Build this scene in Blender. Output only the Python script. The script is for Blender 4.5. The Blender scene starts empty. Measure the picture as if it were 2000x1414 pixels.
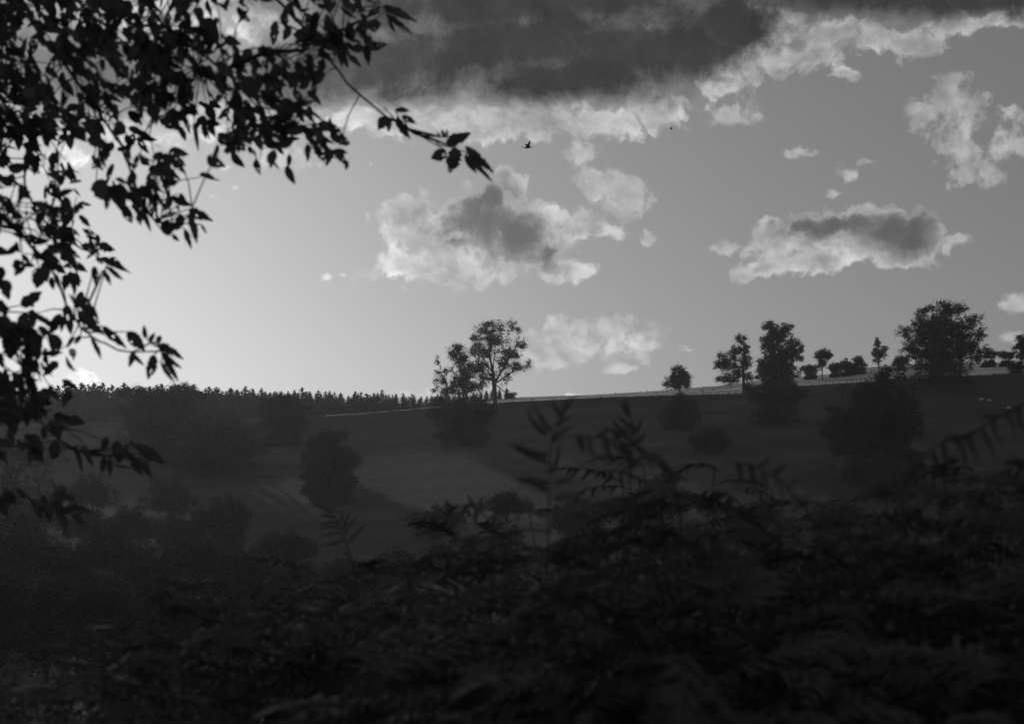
import bpy, math, random
import numpy as np
from mathutils import Vector

S = bpy.context.scene
C = S.collection
random.seed(11)
rng = np.random.default_rng(11)
F = 3333.0            # focal length in photograph pixels (2000 wide)
ZE = 1.75             # eye height above datum

# ------------------------------------------------------------------ camera
cam = bpy.data.objects.new('camera', bpy.data.cameras.new('camera'))
C.objects.link(cam)
S.camera = cam
cam.location = (0, 0, ZE)
cam.rotation_euler = (math.radians(90), 0, 0)
cam.data.sensor_width = 36
cam.data.lens = 36 * F / 2000
cam.data.shift_y = (1000 - 707) / 2000
cam.data.clip_start = 0.05
cam.data.clip_end = 20000
cam.data.dof.use_dof = True
cam.data.dof.focus_distance = 300
cam.data.dof.aperture_fstop = 5.0

# ------------------------------------------------------------------ colour management
S.view_settings.view_transform = 'Standard'
S.view_settings.look = 'None'
S.view_settings.gamma = 1
S.view_settings.exposure = -2.0

# ------------------------------------------------------------------ sun and sky
SUN_AZ = math.atan2(-1050, F)            # left of the view axis
SUN_EL = math.radians(10.4)
sun = bpy.data.objects.new('sun', bpy.data.lights.new('sun', 'SUN'))
C.objects.link(sun)
sun.data.energy = 3.2
sun.data.angle = math.radians(0.5)
sun.data.color = (1.0, 0.995, 0.985)
sd = Vector((math.sin(SUN_AZ) * math.cos(SUN_EL), math.cos(SUN_AZ) * math.cos(SUN_EL), math.sin(SUN_EL)))
sun.rotation_euler = sd.to_track_quat('Z', 'Y').to_euler()

W = bpy.data.worlds.new('World')
S.world = W
W.use_nodes = True
NT = W.node_tree
NT.nodes.clear()


def nd(kind, **kw):
    n = NT.nodes.new(kind)
    for k, v in kw.items():
        setattr(n, k, v)
    return n


def put(sock, v):
    if isinstance(v, bpy.types.NodeSocket):
        NT.links.new(v, sock)
    else:
        sock.default_value = v


def M(op, a, b=0.0, c=0.0, clamp=False):
    n = nd('ShaderNodeMath', operation=op, use_clamp=clamp)
    put(n.inputs[0], a); put(n.inputs[1], b); put(n.inputs[2], c)
    return n.outputs[0]


def VM(op, a, b=(0, 0, 0), c=(0, 0, 0)):
    n = nd('ShaderNodeVectorMath', operation=op)
    put(n.inputs[0], a); put(n.inputs[1], b)
    if op == 'MULTIPLY_ADD':
        put(n.inputs[2], c)
    return n.outputs['Value'] if op in ('LENGTH', 'DOT_PRODUCT') else n.outputs[0]


def smooth(v, lo, hi, a=0.0, b=1.0):
    n = nd('ShaderNodeMapRange', interpolation_type='SMOOTHSTEP')
    put(n.inputs['Value'], v); put(n.inputs['From Min'], lo); put(n.inputs['From Max'], hi)
    put(n.inputs['To Min'], a); put(n.inputs['To Max'], b)
    return n.outputs[0]


def noise(vec, scale, detail=8.0, rough=0.55, dist=0.0):
    n = nd('ShaderNodeTexNoise', noise_dimensions='3D')
    put(n.inputs['Vector'], vec)
    n.inputs['Scale'].default_value = scale
    n.inputs['Detail'].default_value = detail
    n.inputs['Roughness'].default_value = rough
    n.inputs['Distortion'].default_value = dist
    return n


def lerp(a, b, f):
    return M('ADD', a, M('MULTIPLY', M('SUBTRACT', b, a), f))


tc = nd('ShaderNodeTexCoord')
vdir = tc.outputs['Generated']
sky = nd('ShaderNodeTexSky', sky_type='NISHITA')
sky.sun_disc = False
sky.sun_elevation = SUN_EL
sky.sun_rotation = SUN_AZ
sky.dust_density = 1.0
bw = nd('ShaderNodeRGBToBW')
NT.links.new(sky.outputs[0], bw.inputs[0])
base = M('MULTIPLY', M('POWER', bw.outputs[0], 0.68), 2.46)
# --- sky coordinates on the northern sky: thousandths of a plane 3.333 units away
sep = nd('ShaderNodeSeparateXYZ'); NT.links.new(vdir, sep.inputs[0])
X, Y, Z = sep.outputs
Ys = M('MAXIMUM', Y, 0.05)
U = M('MULTIPLY_ADD', M('DIVIDE', X, Ys), 3.333, 1.0)
V = M('MULTIPLY_ADD', M('DIVIDE', Z, Ys), -3.333, 1.0)
cmb = nd('ShaderNodeCombineXYZ'); put(cmb.inputs[0], U); put(cmb.inputs[1], V); cmb.inputs[2].default_value = 0.37
P0 = cmb.outputs[0]
# billow: coarse and fine displacement of every cloud outline
w1 = noise(P0, 3.2, 3.0, 0.5)
w2 = noise(P0, 13.0, 4.0, 0.62)
PW = VM('ADD', P0, VM('MULTIPLY', VM('SUBTRACT', w1.outputs['Color'], (0.5, 0.5, 0.5)), (0.14, 0.10, 0)))
PW = VM('ADD', PW, VM('MULTIPLY', VM('SUBTRACT', w2.outputs['Color'], (0.5, 0.5, 0.5)), (0.060, 0.050, 0)))
PS = VM('ADD', P0, VM('MULTIPLY', VM('SUBTRACT', w1.outputs['Color'], (0.5, 0.5, 0.5)), (0.14, 0.10, 0)))
n_f = M('SUBTRACT', noise(P0, 24.0, 6.0, 0.66, 0.25).outputs[0], 0.5)
n_m = M('SUBTRACT', noise(P0, 8.0, 5.0, 0.6, 0.5).outputs[0], 0.5)


def puffs(vec, scale):
    n = nd('ShaderNodeTexVoronoi', voronoi_dimensions='3D', feature='SMOOTH_F1')
    put(n.inputs['Vector'], vec)
    n.inputs['Scale'].default_value = scale
    n.inputs['Smoothness'].default_value = 0.5
    n.inputs['Detail'].default_value = 2.0
    n.inputs['Roughness'].default_value = 0.55
    return M('SUBTRACT', n.outputs['Distance'], 0.42)


n_p = puffs(PW, 26.0)


def field(vec, blobs):
    v = None
    for cx, cy, rx, ry in blobs:
        k = (1000 / rx, 1000 / ry, 0)
        q = VM('MULTIPLY_ADD', vec, k, (-cx / rx, -cy / ry, 0))
        l = VM('LENGTH', q)
        v = l if v is None else M('SMOOTH_MIN', v, l, 0.45)
    return v


BRIGHT = [  # sunlit cumulus billows
    (750, 232, 170, 52), (930, 240, 130, 50), (1080, 235, 130, 55), (1200, 240, 100, 50), (1300, 225, 80, 55),
    (1430, 165, 70, 62), (1500, 105, 90, 50), (1530, 55, 80, 50), (1620, 66, 90, 36), (1600, 110, 90, 42), (1670, 148, 36, 18), (1740, 85, 120, 38),
    (1880, 60, 130, 30), (2010, 50, 90, 30), (480, 190, 220, 70), (290, 262, 230, 52), (120, 320, 120, 30),
    (475, 62, 60, 62), (330, 30, 150, 60), (1300, 50, 60, 18), (950, -20, 90, 30), (1500, 20, 60, 30),
    (800, 430, 85, 60), (930, 420, 130, 68), (1050, 450, 100, 66), (1110, 525, 62, 36), (900, 520, 175, 44),
    (770, 510, 66, 40), (935, 470, 170, 62), (1040, 500, 80, 46), (1660, 485, 170, 44), (1720, 470, 120, 50), (1120, 440, 40, 40), (985, 352, 30, 26), (1010, 372, 40, 30),
    (1495, 470, 75, 62), (1590, 450, 110, 54), (1700, 445, 120, 46), (1800, 462, 95, 50), (1480, 520, 70, 28),
    (1610, 512, 120, 32), (1760, 508, 100, 30), (1868, 470, 50, 20), (1490, 418, 30, 18),
    (148, 732, 48, 20), (180, 722, 40, 8)]
WISP = [    # thin torn cloud that lets the sky through
    (1150, 320, 36, 56), (1180, 375, 62, 46), (1240, 385, 44, 34), (1180, 450, 46, 26), (1253, 462, 22, 20),
    (1210, 410, 40, 40), (1385, 474, 46, 18),
    (1830, 195, 46, 40), (1785, 238, 56, 44), (1860, 240, 70, 60), (1880, 300, 72, 46), (1965, 232, 46, 24),
    (1970, 280, 60, 40), (1870, 345, 52, 26), (1935, 335, 44, 26),
    (1570, 289, 56, 15), (1665, 345, 36, 16), (1640, 375, 34, 12), (1690, 320, 26, 14),
    (1095, 652, 66, 48), (1190, 638, 84, 50), (1250, 662, 56, 46), (1145, 672, 74, 38), (1200, 670, 60, 36), (1228, 705, 46, 22), (1070, 700, 56, 20),
    (1342, 686, 28, 13), (1985, 580, 56, 30), (1972, 655, 46, 22), (820, 762, 52, 18), (648, 528, 26, 10),
    (687, 522, 12, 9), (550, 305, 110, 34), (460, 372, 12, 6), (712, 327, 10, 6), (395, 388, 14, 5), (420, 330, 20, 10),
    (1140, 762, 30, 10), (1430, 215, 80, 30), (1180, 262, 120, 28)]
DARK = [    # the thick unlit deck overhead
    (1000, 75, 400, 92), (760, 105, 260, 88), (1230, 95, 230, 95), (1370, 100, 110, 75), (590, 145, 160, 66),
    (1000, 0, 560, 60), (1450, 60, 70, 70), (280, 160, 250, 78), (60, 130, 140, 90), (1440, 40, 90, 62), (1720, -2, 260, 42), (1930, 12, 170, 40), (1130, 150, 180, 50),
    (1160, -60, 700, 80)]
CORE = [    # shaded hearts of the two cumulus
    (930, 430, 90, 58), (868, 462, 62, 28), (1012, 462, 70, 46), (1072, 492, 26, 30), (950, 392, 60, 30),
    (1640, 442, 120, 32), (1725, 452, 100, 38), (1768, 474, 52, 36), (1560, 434, 60, 20)]

fb = M('ADD', field(PW, BRIGHT), M('ADD', M('ADD', M('MULTIPLY', n_f, 0.9), M('MULTIPLY', n_p, 0.55)), M('MULTIPLY', n_m, 1.0)))
d_b = M('MULTIPLY', smooth(fb, 1.17, 0.74), M('MULTIPLY_ADD', n_m, 1.2, 0.96), clamp=True)
fw = M('ADD', field(PW, WISP), M('ADD', M('ADD', M('MULTIPLY', n_f, 2.4), M('MULTIPLY', n_p, 0.5)), M('MULTIPLY', n_m, 1.6)))
d_w = smooth(fw, 1.16, 0.40)
fd = M('ADD', field(PS, DARK), M('ADD', M('MULTIPLY', n_m, 1.5), M('MULTIPLY', n_f, 0.7)))
d_d = smooth(fd, 1.42, 0.36)
fc = M('ADD', field(PS, CORE), M('ADD', M('MULTIPLY', n_m, 1.4), M('ADD', M('MULTIPLY', n_p, 0.35), M('MULTIPLY', n_f, 0.7))))
d_c = M('MULTIPLY', smooth(fc, 1.85, 0.30), smooth(fb, 1.15, 0.70))

north = smooth(Y, 0.15, 0.3)
lit = M('MULTIPLY_ADD', base, 1.06, 11.5)
shade = M('ADD', 1.0, M('ADD', M('MULTIPLY', n_m, 1.3), M('ADD', M('MULTIPLY', n_f, 0.5), M('MULTIPLY', n_p, -0.28))))
thick = smooth(fb, 0.85, 0.2)
rim = M('MULTIPLY', smooth(fb, 1.08, 0.92), smooth(fb, 0.62, 0.84))
shade = M('MULTIPLY', shade, M('ADD', M('MULTIPLY_ADD', thick, -0.20, 0.96), M('MULTIPLY', rim, 0.03)))
lit_b = M('MULTIPLY', lit, shade)
c1 = lerp(base, lit_b, M('MULTIPLY', d_w, 0.95))
c1 = lerp(c1, lit_b, d_b)
core_col = M('MULTIPLY', M('MULTIPLY_ADD', base, 0.22, 1.8), M('MULTIPLY_ADD', n_m, 0.5, 1.0))
c1 = lerp(c1, core_col, M('MULTIPLY', d_c, 0.92))
side = smooth(U, 0.95, 0.1)
dark_col = M('MULTIPLY', M('MULTIPLY_ADD', side, 6.0, 1.75), M('ADD', 1.0, M('ADD', M('MULTIPLY', n_m, 1.6), M('MULTIPLY', n_f, 0.6))))
c1 = lerp(c1, dark_col, d_d)
# broken cloud over the rest of the sky
g = noise(vdir, 3.0, 4.0, 0.6).outputs[0]
rest = lerp(base, M('MULTIPLY_ADD', base, 0.8, 1.5), smooth(g, 0.45, 0.6))
sky_col = lerp(rest, c1, north)
sky_col = M('MAXIMUM', sky_col, 0.0)
bg = nd('ShaderNodeBackground')
put(bg.inputs[0], sky_col)
bg.inputs[1].default_value = 0.1
out = nd('ShaderNodeOutputWorld')
NT.links.new(bg.outputs[0], out.inputs[0])

# ================================================================== helpers
def mat(name, lo, hi=None, scale=5.0, rough=0.8, detail=6.0, trans=0.0, spec=0.25):
    m = bpy.data.materials.new(name)
    m.use_nodes = True
    t = m.node_tree
    p = t.nodes['Principled BSDF']
    p.inputs['Roughness'].default_value = rough
    p.inputs['Specular IOR Level'].default_value = spec
    hi = lo if hi is None else hi
    g = t.nodes.new('ShaderNodeTexCoord')
    n = t.nodes.new('ShaderNodeTexNoise')
    n.inputs['Scale'].default_value = scale
    n.inputs['Detail'].default_value = detail
    r = t.nodes.new('ShaderNodeMapRange')
    r.inputs['From Min'].default_value = 0.38
    r.inputs['From Max'].default_value = 0.62
    r.inputs['To Min'].default_value = lo
    r.inputs['To Max'].default_value = hi
    t.links.new(g.outputs['Object'], n.inputs['Vector'])
    t.links.new(n.outputs[0], r.inputs['Value'])
    t.links.new(r.outputs[0], p.inputs['Base Color'])
    if trans > 0:
        tr = t.nodes.new('ShaderNodeBsdfTranslucent')
        mx = t.nodes.new('ShaderNodeMixShader')
        mx.inputs[0].default_value = trans
        t.links.new(r.outputs[0], tr.inputs['Color'])
        t.links.new(p.outputs[0], mx.inputs[1])
        t.links.new(tr.outputs[0], mx.inputs[2])
        t.links.new(mx.outputs[0], t.nodes['Material Output'].inputs[0])
    return m


MT = {
    'bark': mat('bark', 0.05, 0.12, 6),
    'far_leaf': mat('broadleaf_foliage', 0.025, 0.06, 0.25),
    'needle': mat('spruce_needles', 0.035, 0.06, 0.4),
    'leaf': mat('near_leaves', 0.07, 0.12, 9, rough=0.55, trans=0.10),
    'twig': mat('twig_bark', 0.04, 0.08, 30),
    'bracken': mat('bracken_frond', 0.08, 0.15, 5, rough=0.9, trans=0.10, spec=.05),
    'stem': mat('bracken_stem', 0.05, 0.08, 12, spec=.05),
    'bramble': mat('bramble_leaf', 0.075, 0.15, 7, rough=0.85, trans=0.08, spec=.05),
    'tuft': mat('rough_grass', 0.09, 0.2, .3, rough=.95, spec=.05),
    'wool': mat('wool', 0.6, 0.75, 12),
    'dark_skin': mat('sheep_face', 0.12, 0.2, 8),
    'feather': mat('dark_feathers', 0.03, 0.05, 20),
    'wood': mat('weathered_post', 0.12, 0.22, 9),
    'wire': mat('fence_wire', 0.2, 0.25, 9, rough=0.5),
}


def mesh(name, V, Fc, smooth_=False):
    """V: (n,3) array; Fc: list of arrays, each (m,k) of vertex indices."""
    me = bpy.data.meshes.new(name)
    V = np.asarray(V, dtype=np.float32)
    Fc = [np.asarray(f, dtype=np.int32) for f in Fc if len(f)]
    me.vertices.add(len(V))
    me.vertices.foreach_set('co', V.ravel())
    nl = sum(f.size for f in Fc)
    nf = sum(len(f) for f in Fc)
    me.loops.add(nl)
    me.polygons.add(nf)
    me.loops.foreach_set('vertex_index', np.concatenate([f.ravel() for f in Fc]))
    tot = np.concatenate([np.full(len(f), f.shape[1], np.int32) for f in Fc])
    st = np.concatenate([[0], np.cumsum(tot)[:-1]]).astype(np.int32)
    me.polygons.foreach_set('loop_start', st)
    me.polygons.foreach_set('loop_total', tot)
    if smooth_:
        me.polygons.foreach_set('use_smooth', np.ones(nf, bool))
    me.update(calc_edges=True)
    me.validate()
    return me


def link(name, me, material=None, parent=None, loc=None):
    o = bpy.data.objects.new(name, me)
    C.objects.link(o)
    if material is not None and not me.materials:
        me.materials.append(material)
    if parent is not None:
        o.parent = parent
    if loc is not None:
        o.location = loc
    return o


def thing(name, label, cat, loc=(0, 0, 0), rz=0.0, group=None):
    o = bpy.data.objects.new(name, None)
    o.empty_display_size = 0.2
    C.objects.link(o)
    o.location = loc
    o.rotation_euler = (0, 0, rz)
    o['label'] = label
    o['category'] = cat
    if group:
        o['group'] = group
    return o


def copy_thing(root, loc, rz=0.0, scale=(1, 1, 1), label=None, tilt=(0, 0)):
    r = root.copy()
    C.objects.link(r)
    r.location = loc
    r.rotation_euler = (tilt[0], tilt[1], rz)
    r.scale = scale
    if label:
        r['label'] = label
    for ch in root.children:
        c = ch.copy()
        C.objects.link(c)
        c.parent = r
        for g2 in ch.children:
            d = g2.copy()
            C.objects.link(d)
            d.parent = c
    return r


def at(px, py, y):
    """World point seen at photograph pixel (px,py) at distance y."""
    return np.array([(px - 1000) / F * y, y, ZE + (1000 - py) / F * y])


def tubes(P, Q, r0, r1, k=5):
    """Tapered prisms from P to Q."""
    P = np.asarray(P, float); Q = np.asarray(Q, float)
    r0 = np.broadcast_to(np.asarray(r0, float), (len(P),)); r1 = np.broadcast_to(np.asarray(r1, float), (len(P),))
    d = Q - P
    L = np.linalg.norm(d, axis=1, keepdims=True) + 1e-9
    d = d / L
    ref = np.where(np.abs(d[:, 2:3]) > 0.9, np.array([[1.0, 0, 0]]), np.array([[0, 0, 1.0]]))
    a = np.cross(d, ref); a /= np.linalg.norm(a, axis=1, keepdims=True) + 1e-9
    b = np.cross(d, a)
    th = np.arange(k) * 2 * np.pi / k
    ring = a[:, None, :] * np.cos(th)[None, :, None] + b[:, None, :] * np.sin(th)[None, :, None]
    V0 = P[:, None, :] + ring * r0[:, None, None]
    V1 = Q[:, None, :] + ring * r1[:, None, None]
    V = np.concatenate([V0, V1], 1).reshape(-1, 3)
    base_ = np.arange(len(P))[:, None] * 2 * k
    i = np.arange(k)
    quad = np.stack([i, (i + 1) % k, (i + 1) % k + k, i + k], 1)
    Fq = (base_[:, :, None] + quad[None]).reshape(-1, 4)
    return V, Fq


def diamonds(Cn, A, B, L, Wd, fold=0.0):
    """Small pointed leaf-like faces: two triangles each."""
    L = np.asarray(L)[:, None]; Wd = np.asarray(Wd)[:, None]
    N = np.cross(A, B)
    V = np.stack([Cn - A * L / 2, Cn + B * Wd / 2 + A * L * .05 + N * fold * Wd, Cn + A * L / 2, Cn - B * Wd / 2 + A * L * .05 + N * fold * Wd], 1).reshape(-1, 3)
    base_ = np.arange(len(Cn))[:, None] * 4
    return V, np.concatenate([base_ + np.array([[0, 1, 2]]), base_ + np.array([[0, 2, 3]])])


def rand_dirs(n):
    v = rng.normal(size=(n, 3))
    return v / np.linalg.norm(v, axis=1, keepdims=True)


def join(parts):
    """parts: list of (V, F) with the same face size."""
    off = 0
    Vs, Fs = [], []
    for v, f in parts:
        if len(v) == 0:
            continue
        Vs.append(v); Fs.append(f + off); off += len(v)
    return np.concatenate(Vs), np.concatenate(Fs)


def interp(x, xs, ys):
    return np.interp(x, xs, ys)


# ================================================================== terrain
RX = [-1400, -300, 100, 300, 500, 700, 850, 1000, 1150, 1270, 1400, 1480, 1560, 1640, 1700, 1760, 2000, 2300, 3400]
RR = [850, 838, 826, 822, 817, 807, 794, 777, 771, 764, 754, 743, 735, 728, 717, 712, 706, 695, 660]
LX = [-1400, -300, 100, 300, 500, 700, 850, 1000, 1150, 1270, 1400, 1450, 1560, 1680, 1800, 2000, 2300, 3400]
LL = [866, 852, 838, 833, 827, 816, 803, 790, 784, 780, 776, 774, 760, 753, 745, 733, 716, 686]


def terrain(x, y):
    x = np.asarray(x, float); y = np.asarray(y, float)
    yy = np.maximum(y, 120.0)
    px = 1000 + F * x / yy
    R = interp(px, RX, RR)
    L = interp(px, LX, LL)
    g = interp(y, [200, 250, 300, 350, 400], [1.35, .88, .56, .26, 0.0])
    P = L + g * (interp(px, [300, 1000], [1105, 1045]) - L)
    P = np.where(y > 400, L + (R - L) * np.clip((y - 400) / 100, 0, 1) ** 0.85, P)
    yc = np.clip(y, 200, 500)
    z_hill = ZE + (1000 - P) / F * yc
    z_hill = z_hill - np.clip(y - 500, 0, 4000) * 0.012
    z_near = interp(y, [-60, 0, 7, 12, 18, 30, 60, 100, 150, 200], [1.5, 0, -.05, -.5, -1.6, -4.8, -10.5, -15.5, -14.0, -6.0])
    z_near = z_near + 0.20 * np.clip(x, -6, 8) * np.clip(1 - y / 30, 0, 1)
    w = np.clip((y - 170) / 50, 0, 1)
    w = w * w * (3 - 2 * w)
    z = z_near * (1 - w) + z_hill * w
    # low grassy bank along the lower edge of the top field
    z = z + 0.9 * np.exp(-((y - 399) / 1.6) ** 2)
    # lumps
    z = z + 0.10 * np.sin(x * .11 + 1.3) * np.sin(y * .09) * np.clip((y - 20) / 60, 0, 1)
    z = z + 0.06 * np.sin(x * .9 + y * .5) * np.sin(y * .7 - x * .3)
    return z


def tz(x, y):
    return float(terrain(x, y))


def dist_for_row(px, row, lo=180, hi=500):
    for y in np.arange(lo, hi, 1.0):
        x = (px - 1000) / F * y
        r = 1000 - F * (tz(x, y) - ZE) / y
        if r <= row:
            return float(y)
    return float(hi)


ys = np.concatenate([np.arange(-60, 0, 4), np.arange(0, 30, 0.5), np.arange(30, 120, 3), np.arange(120, 392, 2.5),
                     np.arange(392, 406, .5), np.arange(406, 520, 3), np.arange(520, 1000, 20), [1200, 1400]])
us = np.linspace(-1, 1, 301)
us = np.sign(us) * (0.5 * np.abs(us) + 0.4 * np.abs(us) ** 4)
Yg, Ug = np.meshgrid(ys, us, indexing='ij')
Xg = Ug * np.maximum(Yg + 60, 25)
Zg = terrain(Xg, Yg)
nr, ncl = Yg.shape
ii = (np.arange(nr - 1)[:, None] * ncl + np.arange(ncl - 1)[None]).ravel()
gm = mesh('hillside', np.stack([Xg, Yg, Zg], -1).reshape(-1, 3), [np.stack([ii, ii + 1, ii + ncl + 1, ii + ncl], 1)], True)
ground = link('hillside_terrain', gm)
ground['kind'] = 'structure'
m = bpy.data.materials.new('pasture')
m.use_nodes = True
t = m.node_tree
p = t.nodes['Principled BSDF']
p.inputs['Roughness'].default_value = 0.95
p.inputs['Specular IOR Level'].default_value = 0.1
g_ = t.nodes.new('ShaderNodeTexCoord')
mp = t.nodes.new('ShaderNodeMapping'); mp.inputs['Scale'].default_value = (0.035, 0.06, 0.1)
n1 = t.nodes.new('ShaderNodeTexNoise'); n1.inputs['Scale'].default_value = 1.0; n1.inputs['Detail'].default_value = 8; n1.inputs['Roughness'].default_value = .65
n2 = t.nodes.new('ShaderNodeTexNoise'); n2.inputs['Scale'].default_value = 1.6; n2.inputs['Detail'].default_value = 5
r1 = t.nodes.new('ShaderNodeMapRange')
r1.inputs['From Min'].default_value = .35; r1.inputs['From Max'].default_value = .68
r1.inputs['To Min'].default_value = .055; r1.inputs['To Max'].default_value = .125
bp = t.nodes.new('ShaderNodeBump'); bp.inputs['Strength'].default_value = 0.35; bp.inputs['Distance'].default_value = 0.4
t.links.new(g_.outputs['Object'], mp.inputs[0]); t.links.new(mp.outputs[0], n1.inputs['Vector'])
t.links.new(g_.outputs['Object'], n2.inputs['Vector'])
t.links.new(n1.outputs[0], r1.inputs[0]); t.links.new(r1.outputs[0], p.inputs['Base Color'])
t.links.new(n2.outputs[0], bp.inputs['Height']); t.links.new(bp.outputs[0], p.inputs['Normal'])
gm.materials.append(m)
gm.materials.append(mat('sunlit_dry_grass', .45, .80, .06, rough=.95, spec=.1))  # dry grass of the top field, its colour lightened to carry the sunlight
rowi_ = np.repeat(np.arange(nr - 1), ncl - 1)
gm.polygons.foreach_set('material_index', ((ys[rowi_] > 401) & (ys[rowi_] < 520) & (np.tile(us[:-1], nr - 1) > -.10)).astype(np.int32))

# tussocks standing in the pasture and along the crest
nt_ = 30000
ty_ = np.concatenate([rng.uniform(225, 400, nt_ * 2 // 3), rng.uniform(396, 404, nt_ // 12), rng.uniform(404, 506, nt_ - nt_ * 2 // 3 - nt_ // 12)])
tx_ = rng.uniform(-.36, .36, nt_) * ty_
pt_ = np.sin(tx_ * .13 + 2 * np.sin(ty_ * .05)) * np.sin(ty_ * .17 + tx_ * .04)
kp = (pt_ + rng.normal(size=nt_) * .5) > .15
tx_, ty_ = tx_[kp], ty_[kp]
nt_ = len(tx_)
tzz = terrain(tx_, ty_)
hh_ = np.where(ty_ < 394, rng.uniform(.06, .2, nt_), np.where(rng.random(nt_) < .6, .05, rng.uniform(.12, .4, nt_)))
A_ = rng.normal(size=(nt_, 3)) * .35 + [0, 0, 1.0]; A_ /= np.linalg.norm(A_, axis=1, keepdims=True)
B_ = np.cross(A_, rng.normal(size=(nt_, 3))); B_ /= np.linalg.norm(B_, axis=1, keepdims=True)
v, f_ = diamonds(np.stack([tx_, ty_, tzz + hh_ * .35], 1), A_, B_, hh_ * 1.2, hh_ * rng.uniform(.8, 2.0, nt_))
gt = link('grass_tussocks', mesh('grass_tussocks', v, [f_]), MT['tuft'])
gt['kind'] = 'stuff'
gt['label'] = 'rough grass tussocks over the dark pasture and crest'


# ================================================================== broadleaved trees
def grow(root_pts, targets, bend=0.12, lift=0.35, limbs=()):
    """Join every target to the nearest point of the growing limb system (nearest to the root first)."""
    nodes = [np.array(q, float) for q in root_pts]
    par = [-1] + list(range(len(root_pts) - 1))
    is_tip = [False] * len(nodes)
    root = nodes[-1]
    for lb in limbs:
        j = int(np.argmin(np.linalg.norm(np.array(nodes) - lb[0], axis=1)))
        for q in lb[1:]:
            a0 = nodes[j]
            mid = (a0 + q) / 2 + rand_dirs(1)[0] * .12
            nodes += [mid, np.array(q, float)]; par += [j, len(nodes) - 2]; is_tip += [False, False]
            j = len(nodes) - 1
    order = np.argsort(np.linalg.norm(targets - root, axis=1))
    arr = np.array(nodes)
    for k in order:
        tgt = targets[k]
        d = np.linalg.norm(arr - tgt, axis=1) + lift * np.maximum(arr[:, 2] - tgt[2], 0)
        j = int(np.argmin(d))
        a = arr[j]
        L = np.linalg.norm(tgt - a)
        nseg = max(1, min(4, int(L / 1.2)))
        prev = j
        perp = rand_dirs(1)[0] * L * bend
        for s in range(1, nseg + 1):
            f = s / nseg
            q = a + (tgt - a) * f + perp * math.sin(math.pi * f)
            nodes.append(q); par.append(prev); is_tip.append(s == nseg)
            prev = len(nodes) - 1
        arr = np.array(nodes)
    n = len(nodes)
    w = np.zeros(n)
    ch = np.zeros(n, int)
    for i in range(n - 1, 0, -1):
        if w[i] == 0:
            w[i] = 1
        if par[i] >= 0:
            w[par[i]] += w[i]
    return arr, np.array(par), w


def limb_mesh(name, arr, par, w, r_tip, r_trunk, power=0.62, k=5):
    idx = np.arange(1, len(arr))
    W0 = w[0]
    rad = r_tip + (r_trunk - r_tip) * ((w - 1) / max(W0 - 1, 1)) ** power
    pi = par[idx]
    rp = np.minimum(rad[pi], rad[idx] * 1.6)
    V_, F_ = tubes(arr[pi], arr[idx], rp, rad[idx], k)
    return mesh(name, V_, [F_], True)


def crown_targets(clumps, d, n, origin, depth=0.55):
    """clumps: photograph-pixel ellipses (cx, cy, rx, ry); returns points in local space."""
    area = np.array([c[2] * c[3] for c in clumps], float)
    cnt = np.maximum(2, (n * area / area.sum())).astype(int)
    allx = np.array([[c[0] - c[2], c[0] + c[2]] for c in clumps])
    half = (allx[:, 1].max() - allx[:, 0].min()) / 2 / F * d
    mid = (allx[:, 1].max() + allx[:, 0].min()) / 2
    out_ = []
    for (cx, cy, rx, ry), m_ in zip(clumps, cnt):
        q = rand_dirs(m_) * (rng.random((m_, 1)) ** 0.42)
        c0 = at(cx, cy, d) - origin
        lat = min(1, abs(cx - mid) / F * d / max(half, .1))
        yo = rng.uniform(-1, 1, m_) * half * depth * math.sqrt(max(0.05, 1 - lat ** 2))
        rxm, rym = rx / F * d, ry / F * d
        pts = c0 + np.stack([q[:, 0] * rxm, q[:, 1] * (rxm + rym) / 2 + yo, q[:, 2] * rym], 1)
        out_.append(pts)
    return np.concatenate(out_)


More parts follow.
